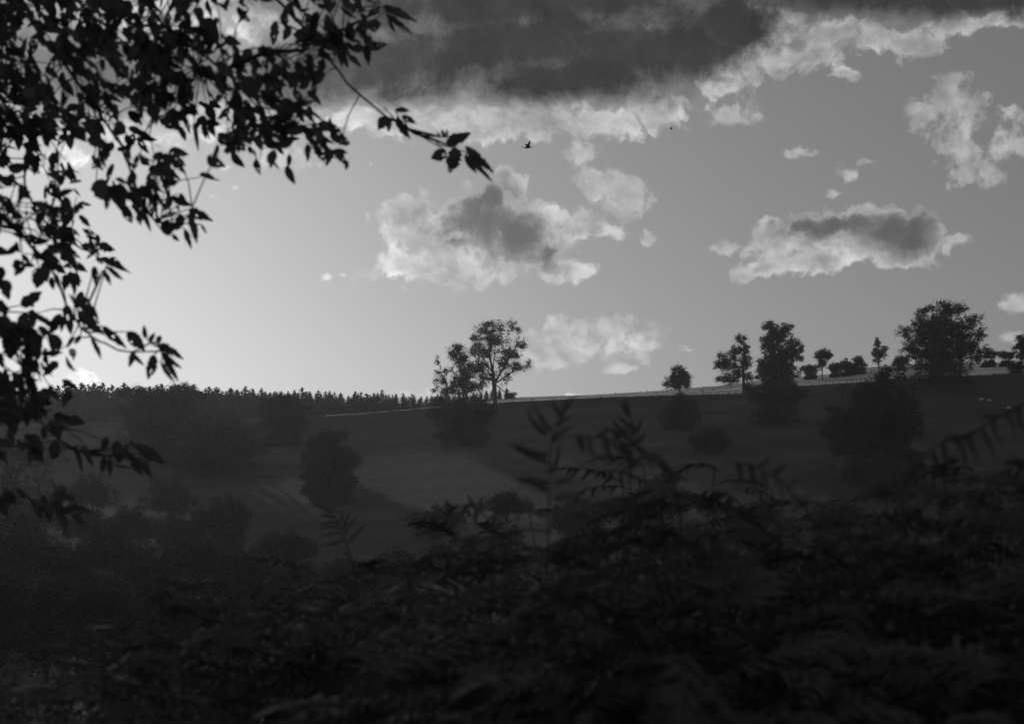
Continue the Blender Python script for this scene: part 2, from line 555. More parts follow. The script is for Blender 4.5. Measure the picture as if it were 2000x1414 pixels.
def broad_tree(name, label, base_px, d, clumps, trunk_r, n_twig=160, n_leaf=9000, leaf=0.30, spread=0.55, trunk=None,
               cat='tree', depth=0.55, group=None, limbs=(), fill=0.3, skirt=0):
    x = (base_px - 1000) / F * d
    org = np.array([x, d, tz(x, d) - 0.15])
    T = thing(name, label, cat, org, group=group)
    if skirt:
        x0 = min(c[0] - c[2] for c in clumps); x1 = max(c[0] + c[2] for c in clumps)
        gr = 1000 - F * (org[2] - ZE) / d
        hw_ = (x1 - x0) / 2
        clumps = list(clumps) + [((x0 + x1) / 2, gr - skirt * hw_ * .28, hw_ * .78, hw_ * skirt * .30), ((x0 + x1) / 2 - hw_ * .3, gr - 3, hw_ * .4, 6), ((x0 + x1) / 2 + hw_ * .35, gr - 3, hw_ * .4, 7)]
        n_twig = int(n_twig * 1.5); n_leaf = int(n_leaf * 1.8); leaf *= .78; fill = .5; spread *= .74
    n_leaf = int(n_leaf * 1.5)
    tg = crown_targets(clumps, d, n_twig, org, depth)
    if fill > 0:
        m_ = int(len(tg) * fill)
        a_, b_, c_ = (tg[rng.integers(0, len(tg), m_)] for _ in range(3))
        tg = np.concatenate([tg, (a_ + b_ + c_) / 3 * .55 + a_ * .45])
    # gather the twigs into separate leaf masses
    few = len(tg) < 200
    kc = tg[rng.integers(0, len(tg), max(4, len(tg) // 13))]
    nb_ = np.argmin(((tg[:, None, :] - kc[None]) ** 2).sum(-1), axis=1)
    tg = tg if few else kc[nb_] + (tg - kc[nb_]) * rng.uniform(.78, 1.0, (len(tg), 1))
    lm = [[at(a, b, d) - org for a, b in q] for q in limbs]
    for q in lm:
        for r_ in q[2:]:
            r_[1] += rng.uniform(-.9, .9)
    top = np.percentile(tg[:, 2], 35)
    if trunk is None:
        cx0 = np.median(tg[:, 0])
        pts = [(0, 0, 0), (cx0 * .1, 0, top * .3), (cx0 * .3, 0, top * .6), (cx0 * .5, 0, top * .85)]
    else:
        pts = [(0, 0, 0)] + [tuple(at(a, b, d) - org) for a, b in trunk]
    arr, par, w = grow(pts, tg, limbs=lm)
    link('trunk', limb_mesh('trunk', arr, par, w, 0.03, trunk_r), MT['bark'], T)
    ctr = np.repeat(tg, max(1, n_leaf // len(tg)), axis=0)
    # twig clusters of uneven density
    dens = np.repeat(rng.random(len(tg)) ** 0.6, max(1, n_leaf // len(tg)))
    keep = rng.random(len(ctr)) < 0.25 + 0.75 * dens
    ctr = ctr[keep]
    ctr = ctr + rng.normal(size=ctr.shape) * spread * np.array([1, 1, .85]) * (0.6 + 0.5 * rng.random((len(ctr), 1)))
    A = rand_dirs(len(ctr)); A[:, 2] = A[:, 2] * .5 - .25; A /= np.linalg.norm(A, axis=1, keepdims=True)
    B = np.cross(A, rand_dirs(len(ctr))); B /= np.linalg.norm(B, axis=1, keepdims=True)
    L = leaf * (0.6 + 0.8 * rng.random(len(ctr)))
    V_, F_ = diamonds(ctr, A, B, L * 1.2, L * .7)
    link('crown', mesh('crown', V_, [F_]), MT['far_leaf'], T)
    return T

# ================================================================== the trees on the ridge and the slope
def row(px, r):
    return dist_for_row(px, r)


broad_tree('ash_tree', 'tall open-crowned tree with forked upright limbs, tallest of the skyline clump', 967, 404,
           [(966, 637, 25, 11), (945, 645, 16, 12), (928, 662, 12, 13), (1001, 633, 12, 7), (1011, 646, 8, 9), (968, 664, 20, 12),
            (925, 684, 13, 12), (943, 690, 16, 12), (1016, 670, 10, 7), (1000, 692, 18, 11), (1020, 677, 8, 7), (983, 708, 11, 14),
            (1003, 716, 14, 11), (1022, 718, 16, 5), (1034, 712, 6, 8), (932, 716, 20, 14), (948, 738, 18, 9), (992, 738, 8, 8),
            (935, 757, 18, 8), (985, 752, 6, 5), (1012, 696, 8, 6)], 0.55, 420, 15500, 0.27, 0.46, fill=.45,
           trunk=[(967, 775), (965, 750), (963, 728)],
           limbs=[[(963, 728), (957, 700), (955, 668), (958, 642)], [(963, 728), (966, 692), (971, 655), (985, 634)], [(965, 748), (986, 715), (1002, 690), (1014, 655)],
                  [(963, 730), (946, 705), (936, 682), (930, 658)], [(966, 757), (945, 747), (924, 738)], [(966, 750), (992, 732), (1012, 719), (1034, 711)]])
broad_tree('round_headed_tree', 'round-topped slender tree leaning left, beside the tall open tree', 905, 408,
           [(895, 683, 18, 11), (885, 694, 12, 9), (903, 703, 16, 14), (915, 727, 22, 16), (897, 745, 18, 14), (917, 752, 20, 10),
            (881, 762, 16, 9), (905, 766, 20, 9)], 0.24, 240, 11500, 0.27, 0.44, trunk=[(905, 770), (906, 745), (900, 722), (893, 704)])
broad_tree('thin_tree', 'thin sparse tree with bare twigs at the left end of the clump', 874, 410,
           [(854, 705, 4, 9), (856, 728, 6, 6), (872, 727, 6, 8), (851, 744, 5, 6), (864, 745, 9, 9), (882, 722, 5, 6), (850, 762, 8, 5),
            (868, 765, 12, 8)], 0.2, 120, 2200, 0.25, 0.34, trunk=[(874, 770), (872, 750), (868, 735)],
           limbs=[[(872, 750), (862, 728), (856, 702)], [(870, 745), (874, 720), (876, 705)], [(872, 748), (884, 730), (884, 708)], [(874, 765), (858, 755), (848, 742)]])
broad_tree('oak_below_ridge', 'dark spreading tree just below the tall open tree', 905, row(905, 868),
           [(905, 800, 62, 26), (862, 812, 28, 26), (945, 812, 30, 26), (905, 835, 58, 26), (880, 850, 36, 14), (870, 784, 28, 12), (920, 782, 34, 12)],
           0.5, 220, 15000, 0.36, 0.62, skirt=0.7)
broad_tree('ridge_bush', 'small twiggy bush on the skyline right of the tall open tree', 1001, 402,
           [(1000, 772, 9, 6), (990, 775, 8, 4)], 0.06, 40, 700, 0.3, 0.25, cat='bush')
broad_tree('dome_tree', 'small dome-shaped tree alone on the skyline right of centre', 1328, 432,
           [(1325, 724, 16, 9), (1338, 735, 12, 12), (1312, 738, 12, 9), (1302, 750, 11, 6), (1325, 745, 16, 10), (1342, 750, 8, 9), (1322, 756, 22, 6), (1330, 738, 20, 14)],
           0.25, 200, 9000, 0.27, 0.40, trunk=[(1328, 766), (1326, 754)])
broad_tree('oak_under_dome', 'dark tree on the slope directly under the small dome-shaped tree', 1328, row(1328, 838),
           [(1328, 776, 18, 10), (1330, 797, 38, 20), (1310, 815, 30, 16), (1345, 812, 28, 18)], 0.4, 150, 8000, 0.34, 0.55, skirt=0.8)
broad_tree('two_lobed_tree', 'open tree with one tall and one low rounded lobe, left of the straight-sided tree', 1452, 416,
           [(1448, 661, 11, 10), (1453, 683, 12, 12), (1434, 688, 11, 11), (1415, 698, 12, 9), (1405, 712, 12, 10), (1424, 714, 16, 12),
            (1456, 708, 13, 14), (1440, 733, 14, 9), (1412, 741, 16, 6), (1462, 735, 10, 10), (1430, 745, 20, 6)], 0.36, 300, 11500, 0.27, 0.44, fill=.25,
           trunk=[(1453, 758), (1452, 735), (1451, 712)])
broad_tree('straight_sided_tree', 'tall dense tree with a flat vertical left side and drooping boughs on its right', 1512, 415,
           [(1502, 638, 20, 10), (1535, 638, 14, 9), (1524, 653, 26, 11), (1552, 666, 14, 8), (1564, 675, 9, 6), (1501, 668, 20, 18),
            (1535, 690, 22, 10), (1512, 708, 34, 22), (1560, 700, 12, 7), (1490, 728, 20, 18), (1540, 728, 26, 13), (1520, 745, 36, 8), (1550, 684, 16, 7)],
           0.55, 460, 24000, 0.34, 0.56, skirt=.6, trunk=[(1512, 755), (1512, 725), (1510, 690)])
broad_tree('spreading_oak', 'wide dark tree below the straight-sided tree, its top across the field edge', 1520, row(1520, 826),
           [(1466, 758, 20, 10), (1520, 764, 48, 14), (1562, 768, 24, 13), (1520, 785, 46, 18), (1485, 775, 25, 15), (1522, 805, 32, 9)],
           0.5, 220, 13000, 0.36, 0.55, skirt=0.7)
broad_tree('hawthorn_tree', 'small flat-topped hedge tree just right of the straight-sided tree', 1606, 452,
           [(1608, 690, 14, 8), (1597, 698, 9, 5), (1620, 694, 10, 6), (1605, 710, 9, 7)], 0.16, 110, 4500, 0.26, 0.36, trunk=[(1606, 722), (1607, 704)])
for i, (cx, cl, lb) in enumerate([
        (1585, [(1578, 718, 14, 8), (1592, 717, 12, 7)], 'low hedge bush between the straight-sided tree and the flat-topped hedge tree'),
        (1630, [(1628, 714, 13, 7), (1640, 712, 10, 6)], 'low hedge bush just right of the flat-topped hedge tree'),
        (1656, [(1650, 708, 11, 8), (1662, 711, 10, 6)], 'middle hedge bush of the skyline hedge, rounded'),
        (1678, [(1677, 702, 13, 9), (1668, 712, 10, 5), (1687, 710, 9, 6)], 'tallest hedge bush of the skyline hedge, left of the slender tree'),
        (1758, [(1757, 700, 10, 8), (1750, 707, 9, 4), (1768, 700, 8, 8)], 'twiggy hedge bush at the left foot of the great oak'),
        (1932, [(1925, 686, 15, 9), (1942, 690, 12, 6)], 'hedge bush touching the right side of the great oak'),
        (1965, [(1960, 689, 14, 6), (1975, 690, 9, 6)], 'low round hedge bush between the great oak and the right edge')]):
    broad_tree('hedge_bush', lb, cx, 462, [(a, b + 3, c * 1.05, e * 1.25) for a, b, c, e in cl] + [(np.mean([q[0] for q in cl]), 722 if cx < 1700 else 708, 14, 5)], 0.1, 110, 5200, 0.26, 0.36, cat='bush', group='bushes of the skyline hedge', skirt=.8)
broad_tree('slender_tree', 'slender upright young tree standing alone left of the great oak', 1717, 452,
           [(1714, 668, 6, 9), (1711, 688, 9, 10), (1722, 692, 10, 10), (1728, 680, 6, 6), (1716, 704, 9, 6)], 0.16, 130, 3800, 0.24, 0.30,
           trunk=[(1716, 712), (1716, 690), (1715, 670)])
broad_tree('great_oak', 'largest round-crowned tree on the skyline at the right', 1840, 396,
           [(1766, 648, 14, 12), (1780, 662, 16, 12), (1803, 608, 13, 12), (1834, 597, 18, 9), (1850, 606, 20, 10), (1873, 601, 20, 10), (1902, 624, 14, 13),
            (1915, 652, 11, 13), (1888, 645, 22, 20), (1800, 640, 22, 22), (1840, 640, 40, 34), (1835, 680, 62, 28), (1895, 680, 28, 20),
            (1780, 690, 20, 16), (1840, 715, 62, 20), (1905, 700, 20, 10)],
           0.75, 760, 40000, 0.34, 0.62, skirt=.45, trunk=[(1840, 728), (1840, 700), (1838, 672)])
broad_tree('edge_tree', 'dark upright tree cut off by the right edge of the view, on the skyline', 1992, 440,
           [(1990, 662, 8, 9), (1985, 678, 9, 8), (2002, 678, 14, 12), (2000, 695, 16, 8), (2010, 662, 12, 12)], 0.25, 170, 6500, 0.27, 0.40,
           trunk=[(1994, 705), (1995, 685)])
broad_tree('edge_bush', 'round bush below the skyline at the right edge', 1985, 401, [(1985, 713, 16, 8), (1975, 718, 9, 5), (1998, 716, 10, 7)],
           0.12, 70, 3200, 0.3, 0.34, cat='bush', skirt=.8)
broad_tree('broad_oak', 'biggest dark tree on the slope, below and left of the great oak', 1712, row(1712, 945),
           [(1722, 732, 26, 9), (1735, 742, 40, 16), (1690, 765, 48, 22), (1750, 775, 52, 24), (1705, 805, 95, 36), (1640, 835, 45, 26), (1770, 835, 42, 34),
            (1705, 855, 92, 34), (1650, 875, 40, 20), (1775, 885, 36, 26), (1720, 790, 60, 40)], 0.8, 420, 30000, 0.36, 0.75, skirt=0.9)
broad_tree('thorn_bush', 'low scrubby thorn on the slope, right of the tree under the dome', 1385, row(1385, 885),
           [(1390, 852, 34, 20), (1365, 862, 24, 16), (1412, 866, 16, 14)], 0.2, 110, 5200, 0.34, 0.5, cat='bush', skirt=1.0)
broad_tree('left_oak', 'wide dark tree on the slope under the spruce skyline at the left', 300, row(300, 900),
           [(255, 768, 34, 15), (300, 772, 50, 18), (350, 785, 34, 22), (300, 805, 66, 34), (235, 800, 20, 12), (340, 830, 62, 34), (270, 840, 40, 24)],
           0.7, 320, 20000, 0.36, 0.70, skirt=1.0)
broad_tree('skyline_branching_tree', 'open leafy treetop poking above the wide dark tree at the left', 356, 398,
           [(343, 758, 11, 6), (362, 756, 12, 7), (376, 763, 10, 7), (390, 774, 12, 8), (356, 772, 20, 8)], 0.3, 150, 4200, 0.28, 0.45)
broad_tree('hollow_oak', 'broad low tree to the right of and below the wide dark tree', 425, row(425, 925),
           [(420, 826, 60, 24), (465, 842, 38, 24), (380, 850, 50, 30), (440, 870, 78, 34), (505, 872, 34, 18), (370, 895, 60, 26)],
           0.6, 260, 17000, 0.36, 0.75, skirt=1.0)
broad_tree('middle_oak', 'rounded dark tree against the plantation, midway between the left edge and the clump', 552, row(552, 872),
           [(548, 782, 44, 16), (525, 800, 28, 24), (575, 800, 30, 24), (550, 825, 54, 26), (550, 846, 44, 18)], 0.5, 220, 14000, 0.36, 0.62, skirt=1.0)
broad_tree('field_oak', 'lone dark round tree in the open pasture, left of centre', 645, row(645, 985),
           [(652, 850, 28, 13), (630, 865, 38, 20), (640, 895, 58, 30), (690, 900, 18, 18), (640, 930, 56, 26), (615, 955, 34, 14), (672, 940, 30, 16)],
           0.55, 300, 21000, 0.34, 0.62, skirt=0.9)
broad_tree('round_hollow_tree', 'small domed tree low on the slope at the left of the lone pasture tree', 446, 235,
           [(446, 986, 34, 20), (430, 1010, 40, 24), (470, 1012, 26, 22), (450, 1035, 45, 25)], 0.35, 180, 10000, 0.28, 0.5, skirt=1.0)
broad_tree('low_thorn', 'small shrub beside the small domed tree', 392, 232, [(392, 1008, 20, 16), (385, 1025, 22, 14)], 0.15, 60, 3200, 0.28, 0.4, cat='bush', skirt=1.0)
broad_tree('hollow_scrub', 'dark scrub tree at the valley foot, left of the small domed tree', 262, 225,
           [(255, 1010, 40, 24), (290, 1030, 34, 24), (230, 1035, 26, 20)], 0.3, 140, 8000, 0.28, 0.5, skirt=1.0)
broad_tree('slope_scrub', 'low scrub between the lone pasture tree and the bracken', 850, 215,
           [(860, 1002, 40, 16), (820, 1012, 36, 14), (900, 1010, 34, 14)], 0.15, 110, 6000, 0.26, 0.45, cat='bush', skirt=1.0)
broad_tree('mid_scrub', 'rounded scrub just above the bracken near the middle', 990, 230,
           [(985, 972, 30, 16), (1010, 985, 34, 18), (960, 990, 26, 14)], 0.15, 100, 6000, 0.26, 0.45, cat='bush', skirt=1.0)
broad_tree('scrub_under_oak', 'low scrub at the right foot of the biggest slope tree', 1790, 270,
           [(1760, 925, 40, 14), (1810, 930, 34, 14), (1700, 930, 40, 14)], 0.15, 110, 6000, 0.28, 0.5, cat='bush', skirt=1.0)
broad_tree('left_edge_tree', 'sparse leafy tree on the skyline at the very left edge', 6, 440,
           [(6, 748, 12, 7), (-6, 758, 12, 8), (15, 765, 8, 5), (-15, 745, 12, 10)], 0.25, 90, 1900, 0.32, 0.34, trunk=[(5, 790), (4, 765)])
broad_tree('top_left_tree', 'dark tree on the far slope behind the low hanging branch', 40, 300,
           [(30, 880, 60, 26), (90, 890, 50, 22), (-30, 870, 50, 30)], 0.4, 160, 9000, 0.34, 0.6, skirt=1.0)
for i, (cx, cy, w_, h_, d_, lb) in enumerate([
        (330, 960, 54, 34, 262, 'dark scrub tree below the broad low tree, above the valley scrub'),
        (180, 955, 50, 30, 270, 'dark scrub tree low on the left slope, right of the hanging leaf spray'),
        (60, 990, 62, 34, 250, 'dark scrub tree at the far left above the valley wood'),
        (160, 1010, 56, 30, 235, 'dark scrub between the hanging branch tip and the valley wood'),
        (350, 1040, 46, 26, 215, 'dark scrub just left below the small domed tree'),
        (560, 1060, 60, 26, 200, 'dark scrub right below the small domed tree, behind the fern tips'),
        (1130, 1000, 60, 40, 215, 'dark scrub seen behind the upright frond tip'),
        (1290, 960, 56, 40, 225, 'dark scrub seen behind the dark arching fern blade'),
        (1480, 1010, 70, 40, 215, 'dark scrub behind the bent frond on the right'),
        (1640, 1000, 60, 32, 225, 'dark scrub below the biggest slope tree'),
        (1900, 960, 70, 34, 235, 'dark scrub behind the arching frond at the right edge')]):
    broad_tree('scrub_tree', lb, cx, d_, [(cx, cy, w_ * .8, h_), (cx - w_ * .5, cy + h_ * .5, w_ * .6, h_ * .8), (cx + w_ * .5, cy + h_ * .5, w_ * .6, h_ * .8)],
               .2, 130, 7000, .3, .5, skirt=1.0)
# wood filling the valley floor
vw = [(-60, 1050, 70, 150), (30, 1040, 82, 165), (125, 1085, 70, 150), (215, 1050, 84, 172), (305, 1100, 60, 150), (395, 1075, 80, 160), (490, 1110, 66, 150),
      (-20, 1150, 80, 115), (90, 1160, 84, 120), (200, 1170, 84, 112), (310, 1175, 84, 120), (420, 1185, 80, 115), (585, 1120, 60, 165), (680, 1110, 60, 170),
      (780, 1100, 60, 175)]
vl = ['leftmost', 'second', 'third', 'fourth', 'fifth', 'sixth', 'seventh']
for i, (cx, cy, r, d) in enumerate(vw):
    near = d < 130
    k_ = (i - 7) if near else (i if i < 7 else i - 5)
    lb = ('dark treetop in the %s row of the valley wood, %s from the left' %
          ('near' if near else 'far', ['first', 'second', 'third', 'fourth', 'fifth', 'sixth', 'seventh', 'eighth', 'ninth', 'tenth'][k_]))
    broad_tree('valley_tree', lb, cx, d,
               [(cx, cy - r * .1, r * .7, r * .4), (cx - r * .5, cy + r * .2, r * .6, r * .45), (cx + r * .5, cy + r * .25, r * .6, r * .45), (cx, cy + r * .5, r * .9, r * .4), (cx, cy + r * 1.1, r * .9, r * .6)],
               0.25, 170, 8000, 0.24, 0.42, group='trees of the valley wood', skirt=.7)

# leaning fallen limb by the tall open tree
P_ = [at(970, 752, 403), at(985, 765, 402), at(998, 780, 401)]
fl = thing('fallen_limb', 'bare broken limb leaning down to the ground right of the tall open tree', 'branch', P_[-1])
P_ = [q - P_[-1] for q in P_]
v1, f1 = tubes(P_[:-1], P_[1:], [.16, .13], [.13, .09])
v2, f2 = tubes([P_[1], P_[1]], [P_[1] + np.array([.9, .2, .3]), P_[1] + np.array([.7, 0, -1.2])], [.06, .05], [.02, .02])
v_, f_ = join([(v1, f1), (v2, f2)])
link('bark', mesh('limb', v_, [f_]), MT['bark'], fl)


# ================================================================== spruce plantation
def spruce_meshes(h, seed):
    r_ = np.random.default_rng(seed)
    n = 34
    Cn, A, B, L, Wd = [], [], [], [], []
    Pb, Qb = [], []
    for i in range(n):
        f = i / (n - 1)
        z = h * (0.08 + 0.90 * f)
        R = (h * 0.27) * (1 - f) ** 0.75 + 0.10
        for j in range(8 if f < .8 else 5):
            if r_.random() < .16:
                continue
            th = r_.uniform(0, 6.283)
            RR_ = R * r_.uniform(.55, 1.2)
            dv = np.array([math.cos(th), math.sin(th), .15 + .35 * f - .35 * (1 - f)])
            p0 = np.array([0, 0, z]); p1 = p0 + dv * RR_
            Pb.append(p0); Qb.append(p1)
            m_ = max(3, int(RR_ / .22))
            for s in range(m_):
                g2 = (s + .7) / m_
                c = p0 + dv * RR_ * g2 + r_.normal(size=3) * .05
                a = np.array([math.cos(th + r_.uniform(-.9, .9)), math.sin(th + r_.uniform(-.9, .9)), r_.uniform(-.45, .25)])
                a /= np.linalg.norm(a)
                b = np.cross(a, r_.normal(size=3)); b /= np.linalg.norm(b)
                Cn.append(c); A.append(a); B.append(b); L.append(.60 * r_.uniform(.7, 1.3)); Wd.append(.30)
    v, f_ = diamonds(np.array(Cn), np.array(A), np.array(B), np.array(L), np.array(Wd))
    pz = np.linspace(0, h * 1.02, 6)
    P = np.stack([0 * pz, 0 * pz, pz], 1)
    rr = .16 * (1 - np.linspace(0, 1, 6)) + .02
    tv, tf = tubes(P[:-1], P[1:], rr[:-1], rr[1:])
    bv, bf = tubes(np.array(Pb), np.array(Qb), .035, .012, 3)
    return mesh('spruce_trunk', np.concatenate([tv, bv]), [tf, bf + len(tv)]), mesh('spruce_crown', v, [f_])


LBS = 'dark spire-topped spruce packed in the plantation along the left skyline'
GRP = 'spruces of the skyline plantation'
protos = []
for s in range(5):
    tm, cm = spruce_meshes(10.5, 50 + s)
    protos.append((tm, cm))
tips_x = [-400, 60, 100, 130, 160, 220, 350, 480, 600, 740, 840, 1010]
tips_y = [748, 760, 754, 745, 741, 746, 748, 753, 757, 761, 764, 771]
roots = {}
cnt_ = 0
for rowi, (yr, sp_, dz) in enumerate([(494, 10.2, 5), (503, 10.6, 1), (512, 11.5, 0)]):
    x_ = -20.0
    while x_ < (985 if rowi < 2 else 900):
        x_ += sp_ * random.uniform(.55, 1.45)
        yd = yr + random.uniform(-3, 3)
        X_ = (x_ - 1000) / F * yd
        zg_ = tz(X_, yd)
        ty = interp(x_, tips_x, tips_y) + random.gauss(dz + 6, 4.2) + (abs(random.gauss(0, 9)) if random.random() < .3 else 0)
        h = (ZE + (1000 - ty) / F * yd) - zg_
        k_ = random.randrange(5)
        sc = max(.3, h / 10.7)
        wd = sc * random.uniform(1.1, 1.5)
        if k_ not in roots:
            T = thing('spruce_tree', LBS, 'tree', (X_, yd, zg_ - .1), random.uniform(0, 6), GRP)
            link('trunk', protos[k_][0], MT['bark'], T)
            link('crown', protos[k_][1], MT['needle'], T)
            T.scale = (wd, wd, sc)
            roots[k_] = T
        else:
            copy_thing(roots[k_], (X_, yd, zg_ - .1), random.uniform(0, 6), (wd, wd, sc))
        cnt_ += 1
print('spruces', cnt_)


# ================================================================== fence on the top field
def fence(name, label, px0, px1, y0, step):
    n = int((px1 - px0) / step) + 1
    pts = []
    for i in range(n):
        px_ = px0 + i * step + random.uniform(-1, 1)
        x_ = (px_ - 1000) / F * y0
        pts.append(np.array([x_, y0 + random.uniform(-.2, .2), tz(x_, y0)]))
    T = thing(name, label, 'fence', pts[0])
    for q in pts:
        o_ = q - pts[0]
        tl = np.array([random.uniform(-.05, .05), 0, 1.25])
        v, f_ = tubes([o_ - np.array([0, 0, .2])], [o_ + tl], .075, .065, 6)
        capi = np.array([[6, 7, 8, 9, 10, 11]])
        link('post', mesh('post', v, [f_, capi]), MT['wood'], T)
    for hz in (.45, .8, 1.1):
        A_ = np.array(pts[:-1]) - pts[0] + np.array([0, -.08, hz]); B_ = np.array(pts[1:]) - pts[0] + np.array([0, -.08, hz])
        v, f_ = tubes(A_, B_, .012, .012, 4)
        link('wire', mesh('wire', v, [f_]), MT['wire'], T)


fence('wire_fence', 'thin post and wire fence along the bright field right of the straight-sided tree', 1572, 1690, 403.5, 13.5)
fence('wire_fence', 'thin post and wire fence across the pale grass left of the two-lobed tree', 1375, 1448, 403.5, 12.5)


# ================================================================== sheep
def skin_obj(name, verts, edges, radii, material, parent, sub=2):
    me = bpy.data.meshes.new(name)
    me.from_pydata(verts, edges, [])
    o = link(name, me, material, parent)
    md = o.modifiers.new('skin', 'SKIN'); md.use_smooth_shade = True
    for i, r_ in enumerate(radii):
        me.skin_vertices[0].data[i].radius = (r_, r_) if not isinstance(r_, tuple) else r_
    me.skin_vertices[0].data[0].use_root = True
    o.modifiers.new('sub', 'SUBSURF').levels = sub
    o.modifiers['sub'].render_levels = sub
    return o


def sheep(label, px_, py_, face, head_down):
    y_ = dist_for_row(px_, py_ + 4)
    x_ = (px_ - 1000) / F * y_
    T = thing('sheep', label, 'sheep', (x_, y_, tz(x_, y_)), 0 if face > 0 else math.pi, 'sheep grazing on the slope')
    hz = .30 if head_down else .86
    hx = .78
    vs = [(0, 0, .62), (.34, 0, .62), (-.36, 0, .63), (.52, 0, .70 if not head_down else .58), (hx, 0, hz), (hx + .18, 0, hz - .08)]
    es = [(0, 1), (0, 2), (1, 3), (3, 4), (4, 5)]
    rd = [(.27, .30), (.25, .27), (.22, .25), (.14, .15), .085, .05]
    for lx, ly, bend_ in ((.30, .11, .03), (.30, -.11, .03), (-.34, .12, -.05), (-.34, -.12, -.05)):
        i0 = len(vs)
        vs += [(lx, ly, .40), (lx + bend_, ly, .22), (lx, ly, .02)]
        es += [(1 if lx > 0 else 2, i0), (i0, i0 + 1), (i0 + 1, i0 + 2)]
        rd += [.07, .04, .035]
    skin_obj('body', vs, es, rd, MT['dark_skin'], T)
    r_ = np.random.default_rng(int(px_))
    import bmesh
    bm = bmesh.new()
    bmesh.ops.create_icosphere(bm, subdivisions=4, radius=1)
    for v in bm.verts:
        k_ = 1 + .06 * math.sin(v.co.x * 9) * math.sin(v.co.y * 8 + 1) + r_.uniform(-.03, .03)
        v.co = Vector((v.co.x * .55 * k_, v.co.y * .31 * k_, .66 + v.co.z * .30 * k_ + (.04 * v.co.x)))
    me = bpy.data.meshes.new('fleece'); bm.to_mesh(me); bm.free()
    link('fleece', me, MT['wool'], T)
    for sy in (1, -1):
        v, f_ = diamonds(np.array([[hx - .02, sy * .11, hz + .05]]), np.array([[-.2, sy * .95, -.1]]), np.array([[1.0, 0, 0]]), np.array([.15]), np.array([.06]))
        link('ear', mesh('ear', v, [f_]), MT['dark_skin'], T)


sheep('pale sheep grazing, left one of the close pair on the right-hand slope', 1917, 783, 1, True)
sheep('pale sheep standing, right one of the close pair on the right-hand slope', 1931, 785, -1, False)
sheep('pale sheep by itself farther right near the bracken arch', 1970, 800, 1, True)


# ================================================================== birds
def bird(label, px_, py_, d, s):
    c = at(px_, py_, d)
    T = thing('bird', label, 'bird', c)
    T.scale = (s, s, s)
    vs = [(0, 0, 0), (.09, 0, .02), (.15, 0, .045), (.19, 0, .055), (-.10, 0, .0), (-.2, 0, .02)]
    skin_obj('body', vs, [(0, 1), (1, 2), (2, 3), (0, 4), (4, 5)], [.045, .04, .024, .010, .032, .012], MT['feather'], T)
    # tail fan
    v = np.array([(-.15, .02, .01), (-.30, .06, .03), (-.33, 0, .035), (-.30, -.06, .03), (-.15, -.02, .01)])
    link('tail', mesh('tail', np.concatenate([v, v + [0, 0, .006]]), [np.array([[0, 1, 2, 3, 4]]), np.array([[9, 8, 7, 6, 5]])]), MT['feather'], T)
    # raised wings: elbow, wrist, fingered tip
    for sy, up in ((1, .40), (-1, .36)):
        a = np.array([(.08, 0, .03), (.09, sy * .05, .12), (.11, sy * .10, .24), (.13, sy * .14, up), (.08, sy * .13, up - .05), (.02, sy * .10, .24),
                      (-.04, sy * .06, .13), (-.08, 0, .02)])
        if sy < 0:
            a = np.array([(.06, 0, .03), (.03, -.10, .06), (-.01, -.24, .09), (-.10, -.40, .10), (-.14, -.36, .085), (-.11, -.22, .06), (-.09, -.1, .03), (-.06, 0, .01)])
        n_ = len(a)
        th_ = np.array([.012, 0, 0]) if sy > 0 else np.array([0, 0, .01])
        V_ = np.concatenate([a, a + th_ * 0 + np.array([0, .008, .004])])
        sidesq = np.array([[i, (i + 1) % n_, (i + 1) % n_ + n_, i + n_] for i in range(n_)])
        link('wing', mesh('wing', V_, [np.arange(n_)[None, ::-1], (np.arange(n_) + n_)[None], sidesq]), MT['feather'], T)


bird('dark bird in flight with one wing raised, nearer and larger, above the middle cumulus', 1031, 289, 80, 0.98)
bird('tiny far dark bird in flight, right of the larger bird', 1311, 253, 165, 0.86)

# ================================================================== near broadleaved tree at the left
NU, NV = 12, 8


def leaf_geo(base, a, b, n, L, Wd, curve=0.0, cup=0.15, ragged=0.0, holes=0, r_=random):
    """One toothed oval leaf as a grid; some grid cells eaten away."""
    V_ = []
    asym = r_.uniform(.85, 1.15)
    for i in range(NU + 1):
        s = i / NU
        prof = (math.sin(math.pi * min(1, s ** .82)) ** .8) * (1 - .25 * s) * 1.12 if 0 < i < NU else 0.02
        prof *= 1 + (0.10 if i % 2 else -0.06)
        for j in range(NV + 1):
            v = (j / NV - .5) * 2
            e = prof * (asym if v > 0 else 1 / asym)
            if ragged and abs(v) == 1 and 2 < i < NU and r_.random() < ragged:
                e *= r_.uniform(.35, .8)
            V_.append(base + a * (L * s) + b * (v * e * Wd / 2 + curve * L * s * s) + n * (cup * (v * v) * Wd * .5 * prof - .18 * L * s * s * cup * 2))
    F_ = []
    dead = set()
    for _ in range(holes):
        hi, hj = r_.randrange(2, NU - 1), r_.randrange(0, NV)
        dead.add((hi, hj))
        if r_.random() < .2:
            dead.add((hi + 1, hj))
        if r_.random() < .12:
            dead.add((hi, hj - 1))
    for i in range(NU):
        for j in range(NV):
            if (i, j) in dead:
                continue
            q = i * (NV + 1) + j
            F_.append((q, q + 1, q + NV + 2, q + NV + 1))
    return np.array(V_), np.array(F_)


def norm(v):
    return v / (np.linalg.norm(v) + 1e-9)


